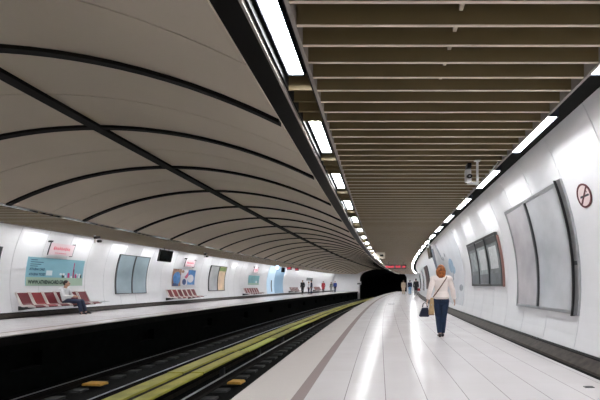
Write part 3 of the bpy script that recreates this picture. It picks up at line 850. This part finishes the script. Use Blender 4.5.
def person(label, loc, rz, h, colors, pose=None, vox=.011, female=False, hair='short', top_t=.012, leg_style='trousers', group=None, hyaw=0, skin=None):
    skin = skin or SKIN
    J = dict(pelvis=V(0, 0, .53), waist=V(0, 0, .62), chest=V(0, 0, .72), upper=V(0, 0, .795), neck=V(0, 0, .842), head=V(0, .008, .925),
             shL=V(-.108, 0, .80), shR=V(.108, 0, .80), elL=V(-.13, -.01, .635), elR=V(.13, -.01, .635), wrL=V(-.14, .03, .495), wrR=V(.14, .03, .495),
             hiL=V(-.05, 0, .505), hiR=V(.05, 0, .505), knL=V(-.052, .012, .28), knR=V(.052, .012, .28), anL=V(-.052, 0, .05), anR=V(.052, 0, .05))
    J.update(pose or {})
    J = {k: v*h for k, v in J.items()}
    sw = .92 if female else 1.0
    fw = {}
    for s in 'LR':
        fw[s] = J.get('toe'+s, J['an'+s]+V(0, .085, -.032)*h)
    def torso(b, e=0, z_from=0, flat=False):
        P_ = [J['pelvis']+V(0, 0, -.045)*h, J['pelvis']+V(0, 0, .0), J['waist'], J['chest'], J['upper'], J['neck']+V(0, 0, -.012)*h]
        rx = [.075, .098, .078 if female else .088, .092, .088, .036]; ry = [.055, .068, .056, .064, .054, .036]
        lo = z_from
        b.tube(P_[lo:], [r*h*sw+e for r in rx[lo:]], 20, True, [r*h+e for r in ry[lo:]])
        if lo == 0: b.ball(J['pelvis']+V(0, 0, -.02)*h, ((.095*h*sw+e), .066*h+e, .06*h+e), 16, 10)
        for s in 'LR': b.ball(J['sh'+s], (.040*h+e*.5, .040*h+e*.5, .038*h+e*.5), 12, 8)
        b.tube([J['shL'], J['shR']], .036*h+e, 12)
    # body
    r = empty('person', loc, rz)
    b = MB(); torso(b)
    limb(b, [J['upper']+V(0, 0, .01)*h, J['neck'], J['head']-V(0, .008, .02)*h], [.045*h, .033*h, .032*h])
    HR = Matrix.Rotation(hyaw, 4, 'Z'); hd = J['head']
    def hp(x, y, z): return hd+(HR @ V(x, y, z))*h
    b.ball(hd+V(0, 0, .008)*h, (.044*h, .054*h, .062*h), 18, 12, HR)
    b.ball(hp(0, .012, -.025), (.034*h, .042*h, .040*h), 14, 10, HR)
    b.tube([hp(0, .050, .012), hp(0, .066, -.012), hp(0, .052, -.016)], [.006*h, .010*h, .008*h], 8)
    b.ball(hp(0, .052, -.034), (.014*h, .006*h, .006*h), 8, 6, HR)
    for s in (-1, 1): b.ball(hp(s*.045, -.002, -.004), (.006*h, .011*h, .018*h), 8, 6, HR)
    for s, sg in (('L', -1), ('R', 1)):
        limb(b, [J['sh'+s], J['el'+s], J['wr'+s]], [.032*h, .024*h, .0155*h])
        hand(b, J['wr'+s], (J['wr'+s]-J['el'+s]), sg, h)
        limb(b, [J['hi'+s], (J['hi'+s]+J['kn'+s])/2, J['kn'+s], J['kn'+s]*.65+J['an'+s]*.35, J['an'+s]], [.052*h, .043*h, .031*h, .031*h, .019*h])
        b.tube([J['an'+s]+V(0, -.01, -.02)*h, fw[s]], [.022*h, .018*h], 10)
    remeshed(b, 'body', skin, r, vox)
    # garments
    b = MB(); torso(b, top_t, 1)
    hem = colors.get('hem', J['pelvis']+V(0, 0, .0))
    for s in 'LR':
        e = J['wr'+s] if colors.get('sleeve', 1) else (J['sh'+s]+J['el'+s])/2
        limb(b, [J['sh'+s], J['el'+s]], [.036*h+top_t*.3, .028*h+top_t*.5])
        b.tube([J['el'+s], J['el'+s]*.08+e*.92], [.028*h+top_t*.7, .020*h+top_t*.8], 14)
    if colors.get('coat'):
        b.tube([J['waist'], J['pelvis'], J['pelvis']+V(0, 0, -.22)*h], [.088*h+top_t, .105*h+top_t, .115*h+top_t], 20, True, [.065*h+top_t, .078*h+top_t, .085*h+top_t])
    else:
        b.tube([J['waist'], J['pelvis']+V(0, 0, .02)*h], [.082*h+top_t*1.2, .102*h*sw+top_t*1.5], 20, True, [.06*h+top_t*1.2, .072*h+top_t*1.5])
    remeshed(b, colors.get('top_name', 'shirt'), colors['top'], r, vox)
    b = MB(); e = .010
    b.ball(J['pelvis']+V(0, 0, -.022)*h, (.099*h*sw+e, .073*h+e, .068*h), 18, 12)
    b.tube([J['hiL'], J['hiR']], .058*h+e, 12)
    b.tube([J['pelvis']+V(0, 0, .0)*h, J['pelvis']+V(0, 0, .045)*h], [.098*h*sw+e, .090*h*sw+e], 18, True, [.068*h+e, .06*h+e])
    for s in 'LR':
        K = [J['hi'+s], (J['hi'+s]+J['kn'+s])/2, J['kn'+s]]; rr = [.055*h+e, .046*h+e, .034*h+e]
        limb(b, K, rr)
        b.tube([J['kn'+s], J['kn'+s]*.6+J['an'+s]*.4, J['an'+s]*.96+J['kn'+s]*.04], [.034*h+e, .033*h+e, .026*h+e], 14)
    remeshed(b, 'trousers', colors['legs'], r, vox)
    for s in 'LR':
        b = MB(); a = J['an'+s]; t = fw[s]; d = (t-a)
        b.ball(a+V(0, -.012, -.022)*h, (.024*h, .030*h, .026*h), 10, 8)
        b.ball(a*.4+t*.6+V(0, 0, -.004)*h, (.026*h, .055*h, .017*h), 10, 8); b.ball(t+V(0, .01, -.002)*h, (.025*h, .026*h, .014*h), 10, 8)
        remeshed(b, 'shoe', colors.get('shoe', M['blk']), r, vox, 2)
    # hair
    b = MB()
    if hair == 'short':
        b.ball(hp(0, -.012, .020), (.050*h, .056*h, .058*h), 18, 12, HR); b.ball(hp(0, -.03, -.012), (.040*h, .032*h, .035*h), 14, 10, HR)
    elif hair == 'long':
        b.ball(hp(0, -.012, .018), (.053*h, .060*h, .062*h), 18, 12, HR)
        for k in range(13):
            a = math.pi*(1.02+.96*k/12)*1.0; ux, uy = math.cos(a), math.sin(a); q = .5+.5*math.sin(k*2.3)
            b.tube([hp(ux*.036, uy*.036-.012, .035), hp(ux*.052, uy*.050-.008, -.012), hp(ux*.050, uy*.044-.012, -.055), hp(ux*(.030+.012*q), uy*.036-.018, -.100-.030*q-.034*(1-abs(ux)))],
                   [.018*h, .020*h, .018*h, .007*h], 8)
    ho = remeshed(b, 'hair', colors['hair'], r, vox*.8, 2)
    for s in (-1, 1):
        MB().ball(hp(s*.018, .0505, .006), .0065*h, 10, 6).build('eye', M['eye'], r, True)
    MB().ball(hp(0, .0565, -.034), (.013*h, .003*h, .0025*h), 8, 6).build('mouth', M['lips'], r, True)
    tag(r, label, 'person', group)
    return r, J
M['eye'] = mat('eye_dark', (.03, .02, .015), .2); M['lips'] = mat('lips', (.40, .13, .11), .4)
def cloth(n, c, var=.1): return mat(n, c, .8, 0, var, 14)
c_cream = cloth('cream_knit', (.86, .76, .72), .03); c_jean = cloth('dark_jeans', (.004, .017, .050), .3); c_white = cloth('white_shirt', (.72, .72, .74), .04)
c_navy = cloth('navy_cloth', (.018, .025, .06), .2); c_blackc = cloth('black_cloth', (.012, .012, .015), .2); c_beige = cloth('beige_coat', (.46, .36, .27), .1)
c_ltjean = cloth('light_jeans', (.20, .34, .52), .15); c_blue = cloth('blue_jacket', (.03, .06, .28), .15); c_red = cloth('red_cloth', (.35, .03, .04), .15); c_grey = cloth('grey_cloth', (.20, .21, .20), .15)
h_auburn = mat('auburn_hair', (.30, .088, .018), .45, 0, .85, 20); h_dark = mat('dark_hair', (.02, .013, .01), .5); h_brown = mat('brown_hair', (.07, .035, .02), .5)

WX, WZ, WH = 1.38-off(8.2), 8.2, 1.60
woman, J = person('woman in cream knit top and dark blue jeans walking away, seen from behind', W(WX, -1.15, WZ), head(WZ), WH,
    dict(top=c_cream, legs=c_jean, hair=h_auburn, top_name='knit_top'), female=True, hair='long', vox=.0075, top_t=.022, skin=SKIN2, hyaw=.12,
    pose=dict(shL=V(-.112, 0, .80), shR=V(.112, 0, .80), elL=V(-.158, -.03, .65), elR=V(.155, -.01, .65), wrL=V(-.186, .01, .515), wrR=V(.185, .03, .515),
              hiL=V(-.052, 0, .505), hiR=V(.052, 0, .505), knL=V(-.040, .03, .285), knR=V(.036, .0, .28), anL=V(-.026, -.035, .05), anR=V(.026, .05, .045),
              pelvis=V(0, 0, .525), head=V(-.008, .008, .925)))
M['strap'] = mat('brown_leather', (.12, .05, .025), .5); M['tan'] = mat('tan_leather', (.50, .34, .18), .5, 0, .12, 10); M['nbag'] = cloth('navy_bag', (.008, .012, .035), .2)
def wl(x, y, z): return V(x, y, z)*WH
r = empty('shoulder_bag', woman.location+V(-.20, .02, .40), head(WZ))
q = r.location
def rel(p): return p+woman.location-q
b = MB(); pts = []
for t in range(13):
    u = t/12; x = .07-.195*u; z = .835-.285*u
    yb = -(.088+.020*math.sin(u*math.pi)) if u < .9 else -.075
    pts.append(rel(wl(x, yb if t else -.05, z)))
vs = []; fs = []
for i, p in enumerate(pts):
    d = (pts[min(i+1, 12)]-pts[max(0, i-1)]).normalized(); sd = d.cross(V(0, 1, 0)).normalized()*.011
    for a in (sd, -sd):
        for yy in (-.004, .004): vs.append(p+a+V(0, yy, 0))
for i in range(12):
    a = i*4
    for k0, k1 in ((0, 1), (1, 3), (3, 2), (2, 0)): fs.append((a+k0, a+k1, a+4+k1, a+4+k0))
mk('strap', vs, fs, M['strap'], r)
MB().prism([(-.035, .46), (.02, .46), (.045, .14), (.04, .09), (-.075, .09), (-.08, .14)], -.05, .05, 'y').build('bag_body', M['tan'], r, bevel=.02)
MB().prism([(-.038, .47), (.023, .47), (.036, .30), (-.06, .30)], -.056, -.048, 'y').build('flap', M['tan'], r, bevel=.004)
MB().ball((-.02, -.058, .31), .012).build('clasp', M['steel'], r)
MB().box(-.085, .05, -.052, .052, .082, .10).build('base', M['strap'], r, bevel=.008)
tag(r, 'tan leather bag hanging at the hip of the woman in cream by a brown strap', 'bag')
hl = J['wrL']+(J['wrL']-J['elL']).normalized()*.09
r = empty('hand_bag', woman.location+hl+V(-.04, .05, -.30), 0)
MB().prism([(-.13, .02), (-.11, 0), (.08, 0), (.10, .02), (.07, .20), (-.06, .20)], -.055, .055, 'y').build('bag_body', M['nbag'], r, bevel=.015)
for s in (-1, 1): MB().tube([(-.05, s*.03, .21), (-.035, s*.02, .29), (.0, 0, .315), (.045, s*.02, .29), (.06, s*.03, .21)], .007, 8).build('handle', M['blk'], r, smooth=True)
tag(r, 'dark navy hand bag carried in the left hand of the woman in cream', 'bag')

# the sitting man
MZ = 14.45; MHt = 1.72; dz = -.265
sit = dict(pelvis=V(0, -.02, .315), waist=V(0, -.05, .39), chest=V(0, -.07, .49), upper=V(0, -.06, .565), neck=V(0, -.045, .615), head=V(0, -.02, .70),
           shL=V(-.11, -.06, .565), shR=V(.11, -.06, .565), elL=V(-.15, .01, .42), elR=V(.15, .0, .42), wrL=V(-.05, .14, .40), wrR=V(.07, .145, .41),
           hiL=V(-.05, 0, .30), hiR=V(.05, 0, .30), knL=V(-.06, .255, .305), knR=V(.075, .25, .30), anL=V(-.05, .33, .055), anR=V(.085, .31, .05))
man, J2 = person('man in white shirt and dark trousers sitting on the first red bench', W(-12.27, -1.15, MZ), -math.pi/2+.22, MHt,
    dict(top=c_white, legs=c_navy, hair=h_dark, shoe=M['blk'], top_name='shirt'), pose=sit, vox=.009, hyaw=.1)
hd = J2['head']
b = MB()
for s in (-1, 1): b.box(s*.03-.024, s*.03+.024, .088, .094, -.004, .026, Matrix.Translation(hd) @ Matrix.Rotation(.1, 4, 'Z'))
b.box(-.006, .006, .088, .094, .012, .018, Matrix.Translation(hd) @ Matrix.Rotation(.1, 4, 'Z'))
g = b.build('glasses', M['blk'], man)

far = [  # label, abs x, z, height, rz, colors
 ('person in long beige coat walking away at the far end of the near platform', 2.98, 45.0, 1.72, 0, dict(top=c_beige, legs=c_beige, hair=h_brown, coat=1, top_name='coat')),
 ('person in dark top and light blue jeans beside the beige coat', 3.72, 44.5, 1.74, .1, dict(top=c_navy, legs=c_ltjean, hair=h_dark, top_name='jacket')),
 ('person in black with a red bag near the far right wall', 3.78, 37.8, 1.82, -.1, dict(top=c_blackc, legs=c_blackc, hair=h_dark, top_name='jacket')),
 ('person all in black, leftmost of the distant group on the left platform', -9.25, 44.8, 1.74, 2.9, dict(top=c_blackc, legs=c_blackc, hair=h_dark, top_name='jacket')),
 ('person in pale top and dark trousers between two darker figures', -8.72, 46.0, 1.60, 2.2, dict(top=c_white, legs=c_navy, hair=h_dark, top_name='shirt')),
 ('person in navy jacket and jeans, right of the distant group', -8.20, 44.9, 1.74, 1.9, dict(top=c_navy, legs=c_jean, hair=h_dark, top_name='jacket')),
 ('person in red top and black coat standing alone on the far left platform', -8.20, 54.5, 1.72, 3.0, dict(top=c_red, legs=c_blackc, hair=h_dark, top_name='coat', coat=1)),
 ('person in grey clothes near the left platform end', -7.30, 56.5, 1.60, 2.6, dict(top=c_grey, legs=c_grey, hair=h_brown, top_name='jacket')),
 ('person in bright blue jacket at the left platform end', -6.60, 55.6, 1.76, 2.9, dict(top=c_blue, legs=c_navy, hair=h_dark, top_name='jacket')),
]
for lab, x, z, h, rz, co in far:
    fem = h < 1.7
    q, _ = person(lab, V(x, z, 0), rz, h, co, vox=.012, female=fem,
        pose=dict(knL=V(-.052, .03, .28), anL=V(-.052, .05, .05), anR=V(.052, -.05, .05), elL=V(-.14, -.03, .64), wrR=V(.145, .05, .50)))
r = empty('hand_bag', V(4.06, 37.6, .55)); MB().prism([(-.14, 0), (.14, 0), (.11, .26), (-.11, .26)], -.05, .05, 'y').build('bag_body', c_red, r, bevel=.02)
MB().tube([(-.07, 0, .25), (0, 0, .36), (.07, 0, .25)], .01, 8).build('handle', M['blk'], r)
tag(r, 'red hand bag held by the person in black near the right wall', 'bag')
